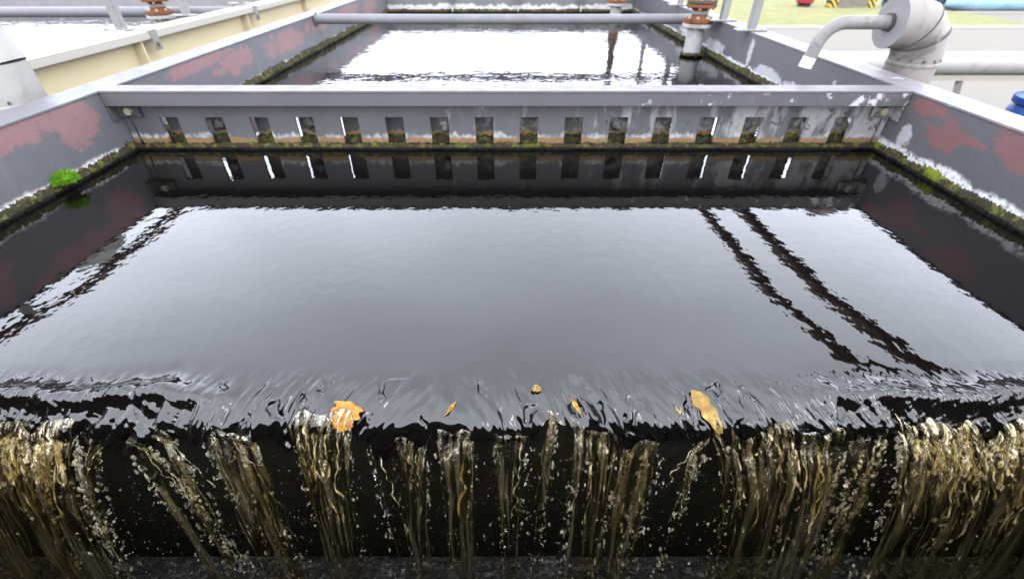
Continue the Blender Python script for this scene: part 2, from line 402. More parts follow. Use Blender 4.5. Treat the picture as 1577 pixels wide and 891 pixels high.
# ------------------------------------------------------------------ cross beams with slotted baffles
SP, SW = .2658, .108
def make_baffle(label):
    t = thing('slotted_baffle', label, 'baffle', (0, YB, 0), None)
    a, b = XL+.002, XR-.002
    MB().box(a, b, -.004, .130, TOP-.010, TOP+.002).build('beam_top', M['beam_top'], t, False, .003)
    MB().box(a, b, 0, .010, TOP-.080, TOP-.010).box(a, b, .118, .128, TOP-.080, TOP-.010).build('beam_web', M['beam'], t, False, .002)
    out = [(a+.003, TOP-.012)]
    bot, st = -.12, .192
    xs = [(-.032+(i-8.5)*SP) for i in range(18)]
    pts = [(a+.003, bot)]
    for i, x in enumerate(xs):
        x0, x1 = x-SW/2, x+SW/2
        if x0 < a+.02: x0 = a+.02
        if x1 > b-.02: x1 = b-.02
        pts += [(x0, bot), (x0, st), (x1, st), (x1, bot)]
    pts += [(b-.003, bot), (b-.003, TOP-.012)]
    MB().prism(out+pts, .085, .105).build('slotted_plate', M['baffle'], t, False)
    for i, x in enumerate(xs):
        w = SW/2+.018+random.uniform(-.004, .006)
        m = MB(); dz = random.uniform(-.02, .02); hh = .25+dz
        m.box(max(x-w, a+.004), min(x+w, b-.004), .166, .176, -.12, hh)
        if i in (2, 4, 7, 11, 14):                       # knob of caked lime on some plates
            m.lathe([(.012,0),(.022,.006),(.03,.02),(.024,.05),(.008,.06)], (x+random.uniform(-.02,.02), .160, .09+random.uniform(-.01,.02)), 9); m.v = [(vx+.012*float(vnoise(vx*50, vz*40)), vy, vz+.012*float(vnoise(vx*60+4, vz*60))) if vy < .165 else (vx, vy, vz) for vx, vy, vz in m.v]
        m.build('cover_plate', M['cover'], t, True)
    for sx, x in ((1, a), (-1, b)):
        br = MB().box(min(x+sx*.004, x+sx*.13), max(x+sx*.004, x+sx*.13), .060, .083, .20, .272).box(min(x+sx*.004, x+sx*.012), max(x+sx*.004, x+sx*.012), .0, .058, .19, .272).build('corner_bracket', M['cover'], t, False, .004)
        MB().tube([(x+sx*.075, .062, .235), (x+sx*.075, .040, .235)], [.024, .022], 6).build('bolt', M['bolt'], br, False)
    return t
bf = make_baffle('grey slotted baffle under a flat beam, crossing the tank in front of the near pool')
ew = thing('end_wall', 'pale stained wall closing the far end of the white gleaming pool', 'wall', (0, YF-.1, GZ))
MB().box(XL+.003, XR-.003, 0, .02, 0, TOP-GZ-.012).build('wall_plate', M['wall_far'], ew, False)
MB().box(XL+.003, XR-.003, -.01, .13, TOP-GZ-.012, TOP-GZ+.002).build('top_flange', M['beam_top'], ew, False, .003)
for xx in (-1.1, .1, 1.25):
    MB().prism([(xx, 1.6), (xx+.02, 1.6), (xx+.02, TOP-GZ-.012), (xx, TOP-GZ-.012)], -.09, -.002).build('rib', M['wall_far'], ew, False)

# ------------------------------------------------------------------ moss along the waterline
def moss_line(name, p0, p1, nrm, mat, label, size=.05, seed=0, cols=700):
    p0 = np.array(p0, float); p1 = np.array(p1, float); nrm = np.array(nrm, float)
    cols = int(cols*1.7); u = np.linspace(0, 1, cols); L = np.linalg.norm(p1-p0); rows = 12
    ang = np.linspace(0, math.pi, rows)
    U, A = np.meshgrid(u, ang)
    s = U*L
    rad = 1+.40*fbm(s*7+seed, A*1.3+seed)+.42*fbm(s*80+seed, A*4.1+seed)
    rad = np.clip(rad, .18, 3)
    hz = size*np.cos(A)*rad*.95+.012
    ho = size*.42*np.sin(A)*rad+.001
    V = p0[None,None,:]+(p1-p0)[None,None,:]*U[...,None]+nrm[None,None,:]*ho[...,None]
    V[..., 2] += hz
    o = grid_obj(name, V, cols, rows, mat); return stuff(o, label, 'moss')
moss_line('moss', (XL, .0, 0), (XL, YB+.08, 0), (1,0,0), M['moss_l'], 'dark olive moss growing along the waterline of the left tank wall', .040, 1)
moss_line('moss', (XR, .0, 0), (XR, YB+.08, 0), (-1,0,0), M['moss_r'], 'yellow green moss growing along the waterline of the right tank wall', .040, 2)
moss_line('moss', (XL, YB+.14, 0), (XL, YF, 0), (1,0,0), M['moss_l'], 'dark moss along the left waterline of the far white pool', .055, 3, 900)
moss_line('moss', (XR, YB+.14, 0), (XR, YF, 0), (-1,0,0), M['moss_l'], 'dark moss along the right waterline of the far white pool', .055, 4, 900)
moss_line('moss', (XL+.01, YF-.1, 0), (XR-.01, YF-.1, 0), (0,-1,0), M['moss_b'], 'dark moss along the foot of the pale far end wall', .045, 8, 700)
moss_line('moss', (XL+.01, YB+.085, 0), (XR-.01, YB+.085, 0), (0,-1,0), M['moss_b'], 'brown black moss along the foot of the near slotted baffle', .026, 5, 1300)
moss_line('moss', (XL+.01, YB+.165, 0), (XR-.01, YB+.165, 0), (0,-1,0), M['moss_b'], 'brown moss on the plates behind the near baffle slots', .050, 6, 1300)
def tuft():
    m = MB()
    for i in range(2600):
        d = Vector((random.gauss(0,1), random.gauss(0,1), abs(random.gauss(0,.9)))).normalized()
        c = Vector((d.x*.05, d.y*.062, d.z*.048))*random.uniform(.55, 1.05)
        l = random.uniform(.008, .020); w = .0013
        q = Vector((random.gauss(0,1), random.gauss(0,1), random.gauss(0,1))).normalized()
        a = d.cross(q).normalized()*w
        tip = c+(d+q*.45).normalized()*l
        m.add([c-a, c+a, tip], [(0,1,2)])
    m.lathe([(.01,0),(.040,.004),(.043,.02),(.030,.036),(.008,.043)], (0,0,-.004), 14)
    return m
o = tuft().build('moss_tuft', M['tuft'], smooth=False, loc=(XL+.030, 2.17, .046))
tag(o, 'bright green cushion of moss on the waterline of the left tank wall', 'moss')

# ------------------------------------------------------------------ water
wf = MB().add([(XL, YB+.11, .0), (XR, YB+.11, .0), (XR, YF+.05, .0), (XL, YF+.05, .0)], [(0,1,2,3)]).build('pool_water', M['water_far'], smooth=False); struct(wf)

def lip_profile():
    s = np.linspace(0, .40, 200)
    al = R(3.4)+R(5)*sm((s-.055)/.05)+R(15)*sm((s-.10)/.11)+R(56)*sm((s-.195)/.085)
    ds = s[1]-s[0]
    Y = 1.0-np.concatenate([[0], np.cumsum(np.cos(al[:-1])*ds)])
    Z = -np.concatenate([[0], np.cumsum(np.sin(al[:-1])*ds)])
    return s, al, Y, Z
S_, AL_, LY_, LZ_ = lip_profile(); LZ_ = LZ_-.009
def lip_end(x):
    return .292+.040*vnoise(x*8, x*0+2)+.040*vnoise(x*19+4, x*0+9)+.006*vnoise(x*50, x*0+5)
def make_water():
    xs = np.concatenate([np.linspace(XL, -1.62, 24)[:-1], np.linspace(-1.62, 1.62, 1300), np.linspace(1.62, XR, 22)[1:]])
    pool = np.concatenate([np.linspace(YB+.11, 1.25, 60), np.linspace(1.24, 1.005, 40)])
    nx = len(xs); NS = 150
    rows = []
    for y in pool:
        rows.append(np.stack([xs, np.full(nx, y), np.full(nx, -.1*max(0, 1.3-y)**2)], -1))
    e = lip_end(xs)
    T = np.linspace(0, 1, NS)
    for t in T:
        s = t*e
        al = np.interp(s, S_, AL_); Y = np.interp(s, S_, LY_); Z = np.interp(s, S_, LZ_)
        grow = sm((s-.04)/.14)
        sk = xs + np.sign(xs)*0 + .10*s*vnoise(xs*2.3, xs*0+1)*6
        side = sm((xs-.72-.06*vnoise(xs*7, s*20))/.42)+sm((-xs-.66)/.40)
        cen = .150+.016*vnoise(xs*5, xs*0+8)+.005*vnoise(xs*21, xs*0+2)
        rid = .035*np.exp(-((s-cen)/.034)**2)-.005*np.exp(-((s-cen+.075)/.03)**2)
        d = grow*(.0105*fbm(sk*20, s*8, 2)+.0075*fbm(sk*46+9, s*14, 2)+.0012*vnoise(sk*110, s*30))+sm((s-.14)/.12)*(.0062*fbm(sk*36+3, s*3.2, 2)+.0026*vnoise(sk*85, s*5))
        # isolated dimples
        xw = xs+.016*vnoise(xs*45+7, s*38)
        dm = sm((vnoise(xw*24+31, s*13+2+vnoise(xs*9, xs*0+3))-.52)/.4)*sm((s-.06)/.05)
        d = d-.0095*dm
        # standing ridge near both sides of the crest
        d = d*(1-.55*side*np.exp(-((s-cen+.03)/.04)**2))+side*rid*(1+.16*vnoise(xs*9, s*8))
        d = d+side*grow*.0032*fbm((xs+s*1.2*np.sign(xs))*30, s*44, 2)
        rows.append(np.stack([xs, Y-np.sin(al)*d, Z+np.cos(al)*d], -1))
    V = np.stack(rows, 0)
    return struct(grid_obj('pool_water', V, nx, len(rows), M['water']))
make_water()

# weir wall and trough
w = thing('weir_wall', 'black slimy weir wall behind the falling water', 'wall', (0, .80, -.9))
MB().box(XL+.002, XR-.002, -.010, .012, -.2, .832).build('wall_plate', M['weir'], w, False)
tx, ty = np.meshgrid(np.linspace(XL, XR, 420), np.linspace(.11, .789, 70))
tz = -.665+.014*fbm(tx*9, ty*12, 3)+.006*fbm(tx*40, ty*40, 2)
struct(grid_obj('trough_water', np.stack([tx, ty, tz], -1), 420, 60, M['trough']))
nw = thing('added_trough_wall', 'unseen dark steel wall added on the near side of the overflow trough', 'wall', (0, .1, GZ))  # out of view, added to shade the trough and darken lip reflections
MB().box(XL+.002, XR-.002, -.1, .1, 0, 2.3).build('wall_plate', M['soil'], nw, False, .004)

# ------------------------------------------------------------------ falling water
sheets = MB(); strands = MB(); brights = MB(); drops = MB()
ico = bmesh.new(); bmesh.ops.create_icosphere(ico, subdivisions=2, radius=1)
ICV = np.array([v.co[:] for v in ico.verts]); ICF = [tuple(v.index for v in f.verts) for f in ico.faces]; ico.free()
def lip_point(x):
    e = float(lip_end(np.array([x]))[0])
    return float(np.interp(e, S_, LY_)), float(np.interp(e, S_, LZ_))
def traj(x, t, vy=.42, vz=.42):
    y0, z0 = lip_point(x); return y0-vy*t, z0-vz*t-4.9*t*t
TE = .305
def drop(p, r, stretch=1.4):
    r *= .74
    ph = random.uniform(0, 90)
    w_ = 1+.38*vnoise(ICV[:,0]*1.7+ph, ICV[:,2]*1.7+ICV[:,1]*1.3+ph)
    q = ICV*w_[:,None]*np.array([r*random.uniform(.5, 1.2), r, r*stretch*random.uniform(.6, 2.4)])
    drops.add(q+np.array(p), ICF)
    if random.random() < .55:
        q2 = ICV*r*random.uniform(.35, .7)
        drops.add(q2+np.array(p)+np.array([random.gauss(0, r), random.gauss(0, r), random.gauss(0, 2.2*r)]), ICF)
def strand(x0, x1, r, mb, t0=-.01, t1=TE, wob=.016, vy=None, seg=6):
    vy = vy or random.uniform(.48, .62); ph = random.uniform(0, 50); fq = random.uniform(1.0, 2.6)
    pts = []; rad = []
    N = 34
    for i in range(N):
        q = i/(N-1); t = t0+(t1-t0)*q
        x = x0+(x1-x0)*q**.8+wob*q*float(vnoise(ph+q*fq*4, ph))
        y, z = traj(x0, t, vy)
        y += .5*wob*float(vnoise(ph+q*fq*5, ph+9))
        pts.append((x, y, z)); rad.append(r*(.35+1.25*abs(float(vnoise(ph+q*11, ph+3))))*(1 if 0 < i < N-1 else .2))
    mb.add(*tube_raw(pts, rad, seg))
def tube_raw(pts, rad, seg):
    m = MB(); m.tube(pts, rad, seg); return m.v, m.f
FLOW = []
def sheet(x0, x1, b0, b1, mb, vy=.42, ridges=5, gain=0.0):
    vy += .12
    nu, nv = max(10, int((x1-x0)/.004)), 60
    u, v = np.meshgrid(np.linspace(0, 1, nu), np.linspace(0, 1, nv))
    ph = random.uniform(0, 99)
    q = v**.75
    L = x0+(b0-x0)*q+.006*vnoise(v*6+ph, v*0+ph); Rr = x1+(b1-x1)*q+.006*vnoise(v*6+ph+40, v*0+ph)
    X = L+(Rr-L)*u
    lead = .13
    t = TE*np.clip((v-lead)/(1-lead), 0, 1)
    back_s = (.055 if gain > .1 else .026)*np.clip(1-v/lead, 0, 1)
    e = lip_end(x0+(x1-x0)*u); es = e-back_s; Y0 = np.interp(es, S_, LY_)-.004; Z0 = np.interp(es, S_, LZ_)+.004*np.clip(back_s/.03, 0, 1)
    thick = .012*np.sin(u*math.pi)+.010*fbm(u*ridges*2+ph, v*2.2, 3)*sm(v*5)+.0045*vnoise(u*ridges*8+ph, v*7)*sm(v*5)
    Y = Y0-vy*t-thick; Z = Z0-.42*t-4.9*t*t
    back = Y+(.0015+.006*np.abs(fbm(u*ridges*3+ph+7, v*3, 2)))*np.sin(np.clip(u, .02, .98)*math.pi)**.5+thick*.6
    V = np.concatenate([np.stack([X, Y, Z], -1).reshape(-1, 3), np.stack([X, back, Z], -1).reshape(-1, 3)])
    idx = np.arange(nu*nv).reshape(nv, nu); k = nu*nv
    F = np.stack([idx[:-1,:-1], idx[:-1,1:], idx[1:,1:], idx[1:,:-1]], -1).reshape(-1, 4)
    F = np.concatenate([F, F[:, ::-1]+k])
    rim = list(idx[0, :])+list(idx[1:, -1])+list(idx[-1, -2::-1])+list(idx[-2:0:-1, 0])
    Fr = [(rim[i], rim[i]+k, rim[(i+1) % len(rim)]+k, rim[(i+1) % len(rim)]) for i in range(len(rim))]
    mb.add(V, F.tolist()+[tuple(map(int, f)) for f in Fr])
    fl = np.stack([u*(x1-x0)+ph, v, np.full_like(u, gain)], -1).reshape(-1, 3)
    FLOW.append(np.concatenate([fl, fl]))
def chain(x0, x1, n, r, spread=.010, t0=.02, t1=TE, vy=.42):
    for i in range(n):
        q = random.random()**.8; t = t0+(t1-t0)*q
        x = x0+(x1-x0)*q+random.gauss(0, spread)*(.5+q)
        y, z = traj(x0, t, vy+random.gauss(0, .05))
        drop((x, y, z), r*(.16+1.15*random.random()**2))
K = .00176
X_ = lambda px: (px-788)*K
def fan(p0, p1, q0, q1, n, bright=0, dropn=20, r=.0022, sh=True):
    a0, a1, b0, b1 = X_(p0), X_(p1), X_(q0), X_(q1)
    if sh: sheet(a0, a1, b0, b1, sheets, ridges=max(3, int((a1-a0)/.02)), gain=min(1, bright/20))
    for i in range(int(n*.12)):
        u = random.random(); u = .5+.5*math.copysign(abs(2*u-1)**.7, 2*u-1)
        strand(a0+(a1-a0)*u, b0+(b1-b0)*min(1, max(0, u+random.gauss(0, .10))), r*random.uniform(.35, .9), strands)
    for i in range(bright):
        u = random.random()
        strand(a0+(a1-a0)*u, b0+(b1-b0)*u, r*random.uniform(.7, 1.5), brights, t0=-.03, t1=TE*random.uniform(.25, .7))
    for i in range(int(dropn*2.2)):
        u = random.choice((random.gauss(.02, .04), random.gauss(.98, .04), random.gauss(.02, .02), random.gauss(.98, .02), random.random()))
        q = random.random(); t = .01+(TE-.01)*q
        y, z = traj(a0+(a1-a0)*min(1,max(0,u)), t, .47)
        drop((a0+(b0-a0)*q+((a1-a0)+(b1-b0-a1+a0)*q)*u, y, z), .0052*random.random()**2.2+.0011)
# (edges at the lip, edges lower down), measured along the crest
fan(-140, 30, -150, 10, 50, 14, 90)
fan(22, 104, -10, 74, 34, 16, 110)
fan(440, 540, 462, 520, 34, 6, 34)
fan(555, 606, 590, 612, 9, 1, 12, sh=False)
fan(596, 655, 612, 645, 16, 2, 26)
fan(668, 726, 680, 714, 16, 1, 24)
fan(757, 812, 772, 796, 14, 1, 30)
fan(905, 956, 908, 938, 12, 1, 26)
fan(1130, 1232, 1160, 1250, 36, 7, 70)
fan(1236, 1312, 1256, 1316, 22, 5, 60)
fan(1392, 1500, 1420, 1545, 40, 18, 90)
fan(1490, 1600, 1540, 1640, 40, 16, 90)
fan(1595, 1720, 1640, 1780, 40, 6, 40)
fan(1345, 1400, 1372, 1415, 8, 0, 30, sh=False)
for (a, b, n, r) in ((133, 85, 26, .005), (175, 260, 50, .006), (215, 300, 70, .007), (300, 370, 60, .0055), (345, 400, 60, .005),
                     (255, 300, 40, .005), (856, 838, 46, .0055), (893, 885, 60, .006), (975, 930, 70, .006), (1000, 985, 80, .006), (1030, 1000, 40, .005),
                     (1095, 1050, 46, .006), (1110, 1150, 14, .004), (1320, 1290, 60, .005), (1350, 1330, 50, .006), (1375, 1350, 40, .006), (105, 60, 60, .006), (820, 800, 20, .005), (560, 575, 22, .005), (735, 712, 14, .004)):
    chain(X_(a), X_(b), int(n*2.4), r*.95)
for (a, b) in ((133, 95), (185, 262), (230, 300), (345, 405), (370, 410), (855, 832), (893, 888), (1092, 1048), (1106, 1145), (980, 960), (1010, 990), (1370, 1352)):
    for k in range(2): strand(X_(a)+random.gauss(0, .004), X_(b)+random.gauss(0, .008), .0017, strands, wob=.014, t1=TE*random.uniform(.3, .8))
    sheet(X_(a)-.012, X_(a)+.012, X_(b)-.008, X_(b)+.010, sheets, ridges=2, gain=0)
# faint clear veils between the streams
for (p0, p1, q0, q1) in ((300, 372, 345, 400), (700, 735, 702, 722), (962, 1030, 950, 990), (1318, 1350, 1335, 1356)):
    sheet(X_(p0), X_(p1), X_(q0), X_(q1), sheets, ridges=3, gain=0)
# the overflow goes on to the side walls
for (p0, p1) in ((-300, -165), (-420, -320), (-505, -440), (1735, 1830), (1850, 1905), (1930, 2040)):
    fan(p0, p1, p0+6, p1-6, 24, 8, 40)
for k in range(1500):                                     # fine mist
    c = random.choice((-.62, -.5, -.3, -.2, -.05, .06, .2, .32, .4, .66, .8, .95, 1.1, 1.3, -1.2, -1.05, -.9, -.75))
    x = c+random.gauss(0, .06); t = .05+.26*random.random()**.7; y, z = traj(x, t, random.gauss(.5, .09))
    q = ICV*random.uniform(.0005, .0014)*np.array([1, 1, random.uniform(1, 2.6)])
    drops.add(q+np.array((x, y, z)), ICF)
for k in range(420):                                      # loose drops between the streams
    x = random.uniform(-1.4, 1.5); t = .06+.25*random.random()**.7; y, z = traj(x, t, random.gauss(.5, .1))
    drop((x, y, z), .001+.0045*random.random()**3)
for k in range(70):                                       # stray spray
    x = random.uniform(-1.4, 1.5); y, z = traj(x, random.uniform(.08, .30), random.uniform(.25, .75)); drop((x, y, z), random.uniform(.0012, .003))
for k in range(44):                                       # broken crests at both sides, highlights painted in as pale strands
    x = random.choice((random.uniform(-1.42, -1.22), random.uniform(1.10, 1.44)))
    strand(x, x*.995, random.uniform(.003, .006), brights, t0=-.055, t1=random.uniform(.05, .13), wob=.01)
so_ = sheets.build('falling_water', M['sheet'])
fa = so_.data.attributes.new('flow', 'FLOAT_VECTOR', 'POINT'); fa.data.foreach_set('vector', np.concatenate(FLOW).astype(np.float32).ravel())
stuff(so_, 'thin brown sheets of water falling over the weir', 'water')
stuff(strands.build('falling_water', M['strand']), 'fine amber strands in the water falling over the weir', 'water')
stuff(brights.build('falling_water', M['bright']), 'broken water with highlights painted pale at the top of the falls', 'water')
stuff(drops.build('water_drops', M['drop']), 'clear drops spraying from the falling water', 'water')

# ------------------------------------------------------------------ leaves caught on the crest
def leaf(xp, s, length, width, ang, mat, label, rag=.25, lift=.0028):
    """a leaf lying on the water at crest arc-length s"""
    m = MB(); nu, nv = 44, 17
    x0 = X_(xp); ca, sa = math.cos(ang), math.sin(ang)
    V = []
    for i in range(nu):
        u = i/(nu-1); ww = width*(math.sin(math.pi*min(1, u*.94+.03))**.7)*(.75+rag*float(vnoise(u*7, xp)))*(1.25-.6*u)
        for j in range(nv):
            v = j/(nv-1)*2-1
            a = (u-.5)*length; b = v*ww*.5
            ss = s+a*ca-b*sa; xx = x0+a*sa+b*ca
            al = float(np.interp(ss, S_, AL_)); Y = float(np.interp(ss, S_, LY_)); Z = float(np.interp(ss, S_, LZ_))
            d = lift+.003*v*v+.002*float(vnoise(u*6, v*3+xp))
            V.append((xx, Y-math.sin(al)*d, Z+math.cos(al)*d))
    F = [(i*nv+j, (i+1)*nv+j, (i+1)*nv+j+1, i*nv+j+1) for i in range(nu-1) for j in range(nv-1)]
    c = Vector(V[len(V)//2])
    m.add([Vector(p)-c for p in V], F)
    o = m.build('leaf', mat, loc=c)
    so = o.modifiers.new('thickness', 'SOLIDIFY'); so.thickness = .0012
    return tag(o, label, 'leaf', 'leaves caught on the weir crest')
leaf(1098, .192, .135, .074, .46, M['leaf_y'], 'large yellow and tan leaf bent over the weir crest, right of centre')
leaf(1052, .182, .045, .022, .1, M['leaf_y'], 'small pale yellow leaf just left of the large yellow leaf')
leaf(829, .128, .024, .034, 1.2, M['leaf_y'], 'small cream leaf above a dark dimple near the middle of the crest')
leaf(524, .208, .085, .095, -.30, M['leaf_o'], 'ragged orange leaf glowing at the top of the fall, left of centre', rag=.75)
leaf(690, .188, .050, .014, -.6, M['leaf_o'], 'thin curled orange leaf on the crest near the middle')
leaf(890, .180, .055, .016, .5, M['leaf_o'], 'narrow brown orange leaf just right of the small cream leaf')

# ------------------------------------------------------------------ cross pipe, risers
def cross_pipe(x0, x1, y, z, r, label, mat):
    t = thing('cross_pipe', label, 'pipe', (x0, y, z), 'pipes crossing the tanks')
    L = x1-x0
    MB().tube([(0.016,0,0), (L*.33,0,-.004), (L*.66,0,-.004), (L-.016,0,0)], r, 24).build('pipe_run', mat, t)
    for x in (.016, L-.028):
        MB().tube([(x,0,0), (x+.012,0,0)], r*1.35, 24).build('end_collar', mat, t)
    MB().tube([(L*.52,0,-.0045), (L*.545,0,-.0045)], r*1.05, 24).build('pipe_joint', M['rust_spot'], t)
    return t
cross_pipe(XL, XR, 6.10, .315, .052, 'slim grey pipe crossing the white gleaming pool from wall to wall', M['pipe_grey'])
cross_pipe(-11.9, -3.62, 6.95, .30, .060, 'dark blue grey pipe crossing the pool left of the cream wall', M['pipe_grey'])

def riser(loc, label, group='flanged pipe risers'):
    t = thing('flanged_riser', label, 'pipe riser', loc, group)
    MB().lathe([(.094,-.4),(.094,.255),(.085,.265),(.085,.285)]).build('riser_pipe', M['pipe_white'], t)
    rr = 40
    mo = MB(); mo.lathe([(.09,.0),(.115,.006),(.128,.02),(.118,.036),(.097,.042)], seg=rr)
    mo.v = [(x*(1+.10*float(vnoise(x*60, y*60))), y*(1+.10*float(vnoise(x*60+5, y*60))), z+.008*float(vnoise(x*50, y*50+9))) for x, y, z in mo.v]
    mo.build('moss_collar', M['moss_l'], t)
    MB().lathe([(.150,.285),(.157,.290),(.157,.318),(.150,.323)]).build('grey_flange', M['pipe_white'], t)
    MB().lathe([(.148,.330),(.157,.334),(.157,.366),(.148,.370)]).build('rusty_flange', M['rust'], t)
    MB().lathe([(.105,.370),(.088,.385),(.083,.40),(.083,.445),(.09,.46)]).build('neck', M['rust'], t)
    MB().lathe([(.0885,.408),(.0895,.410),(.0895,.436),(.0885,.438)]).build('pale_band', M['cap'], t)
    MB().lathe([(.145,.470),(.155,.474),(.155,.500),(.145,.504)]).build('rusty_flange', M['rust'], t)
    MB().lathe([(.145,.508),(.155,.512),(.155,.538),(.10,.55),(.06,.6),(.06,1.25)]).build('upper_pipe', M['old_pipe'], t)
    for ring, (za, zb) in enumerate(((.268,.392), (.452,.56))):
        for k in range(8):
            w = 2*math.pi*(k+.5)/8
            c = (.128*math.cos(w), .128*math.sin(w))
            MB().tube([(c[0],c[1],za),(c[0],c[1],za+.016)], .014, 6).tube([(c[0],c[1],za+.016),(c[0],c[1],zb-.02)], .007, 6).tube([(c[0],c[1],zb-.02),(c[0],c[1],zb)], .015, 6).build('flange_bolt', M['bolt'], t, False)
    return t
r0 = riser((2.02, 5.69, 0), 'rusty flanged riser on a white pipe, standing in the pool by the right wall')
dup(r0, (-4.40, 6.62, -.02), 'rusty flanged riser behind the cream wall, at the end of the dark pipe')
dup(r0, (1.80, 9.2, -.12), 'distant dark riser in the far right corner of the white pool')

# ------------------------------------------------------------------ handrails
sp_ = thing('steel_plate', 'pinkish steel plate lying on the right wall flange near the right edge', 'plate', (XR+.115, 1.86, TOP))
MB().box(-.10, .17, -.13, .13, .003, .012).build('plate_sheet', M['beam_top'], sp_, False, .002)
def handrail(x, ys, side, rails, label, z0=TOP, tilt=.0, rr=.040):
    t = thing('handrail', label, 'handrail', (x, ys[0], z0), 'handrails on the tank walls')
    for y in ys:
        dy = y-ys[0]
        bp = MB().box(-.16, .12, dy-.06, dy+.06, .003, .014).build('base_plate', M['galv'], t, False, .002)
        s = .032
        MB().box(-s, s, dy-.004, dy+.004, .014, rails[0]-z0+.03).box(-s*side-.004, -s*side+.004, dy+.004, dy+.060, .014, rails[0]-z0+.03).build('post', M['galv'], t, False)
        for q in (-.1, .07):
            MB().tube([(q, dy-.035, .014), (q, dy-.035, .026)], .012, 6).build('anchor_bolt', M['bolt'], bp, False)
    for rz in rails:
        L = ys[-1]-ys[0]
        MB().tube([(0, -.05, rz-z0-tilt), (0, L+.05, rz-z0+tilt)], rr, 14).build('rail', M['rail'], t)
    return t
handrail(XR+.04, [.15, 4.88], 1, [1.38, 1.01], 'handrail on the right wall beside the near pool, seen mostly as two dark reflections', tilt=.11, rr=.048)
handrail(XR+.03, [5.57, 7.13, 8.7], 1, [1.36, .94], 'handrail posts on the right wall just behind the rusty riser')
handrail(-3.70, [.2, 2.6, 4.90], -1, [1.36, .94], 'pale handrail post on the cream wall in front of the left rusty riser')
handrail(-3.70, [5.98, 7.3, 8.7], -1, [1.36, .94], 'grey handrail posts on the cream wall beyond the left rusty riser')

# ------------------------------------------------------------------ cream tank on the left
ct = thing('cream_tank', 'cream painted steel tank with ribs and a pale top flange, left of the dark tank', 'tank', (-3.5, 0, GZ))
H = TOP-GZ
MB().box(-.012, 0, -2, 14, 0, H-.012).build('wall_plate', M['cream'], ct, False)
MB().box(-.12, .11, -2, 14, H-.012, H).box(.098, .11, -2, 14, H-.062, H-.012).build('top_flange', M['cream_top'], ct, False, .003)
for y in (.5, 2.6, 4.70, 6.8, 8.9, 11.0):
    MB().prism([(0, 0), (.094, 0), (.094, H-.066), (0, H-.013)], y, y+.014).build('rib', M['cream'], ct, False)
for y in (2.75, 4.88, 7.02):
    q = MB()
    o1 = [(y-.055, H+.004), (y+.055, H+.004), (y+.05, H-.16), (y-.03, H-.16)]
    lug = MB()
    lug.box(.1115, .1195, y-.05, y+.05, H-.16, H+.008).box(-.06, .1195, y-.05, y+.05, H+.002, H+.008)
    lg = lug.build('lug_plate', M['galv'], ct, False, .003)
    MB().tube([(.118, y, H-.115), (.1225, y, H-.115)], .022, 14).build('lug_hole', M['rust'], lg, False)
MB().box(-8.6, -8.5, -2, 14, 0, H).build('outer_wall', M['cap'], ct, False)
MB().box(-8.5, -.012, 10.6, 10.7, 0, H-.02).build('end_wall', M['cap'], ct, False)
wl = MB().add([(-12.0, -2, -.02), (-3.512, -2, -.02), (-3.512, 10.6, -.02), (-12.0, 10.6, -.02)], [(0,1,2,3)]).build('pool_water', M['water_left'], smooth=False); struct(wl)

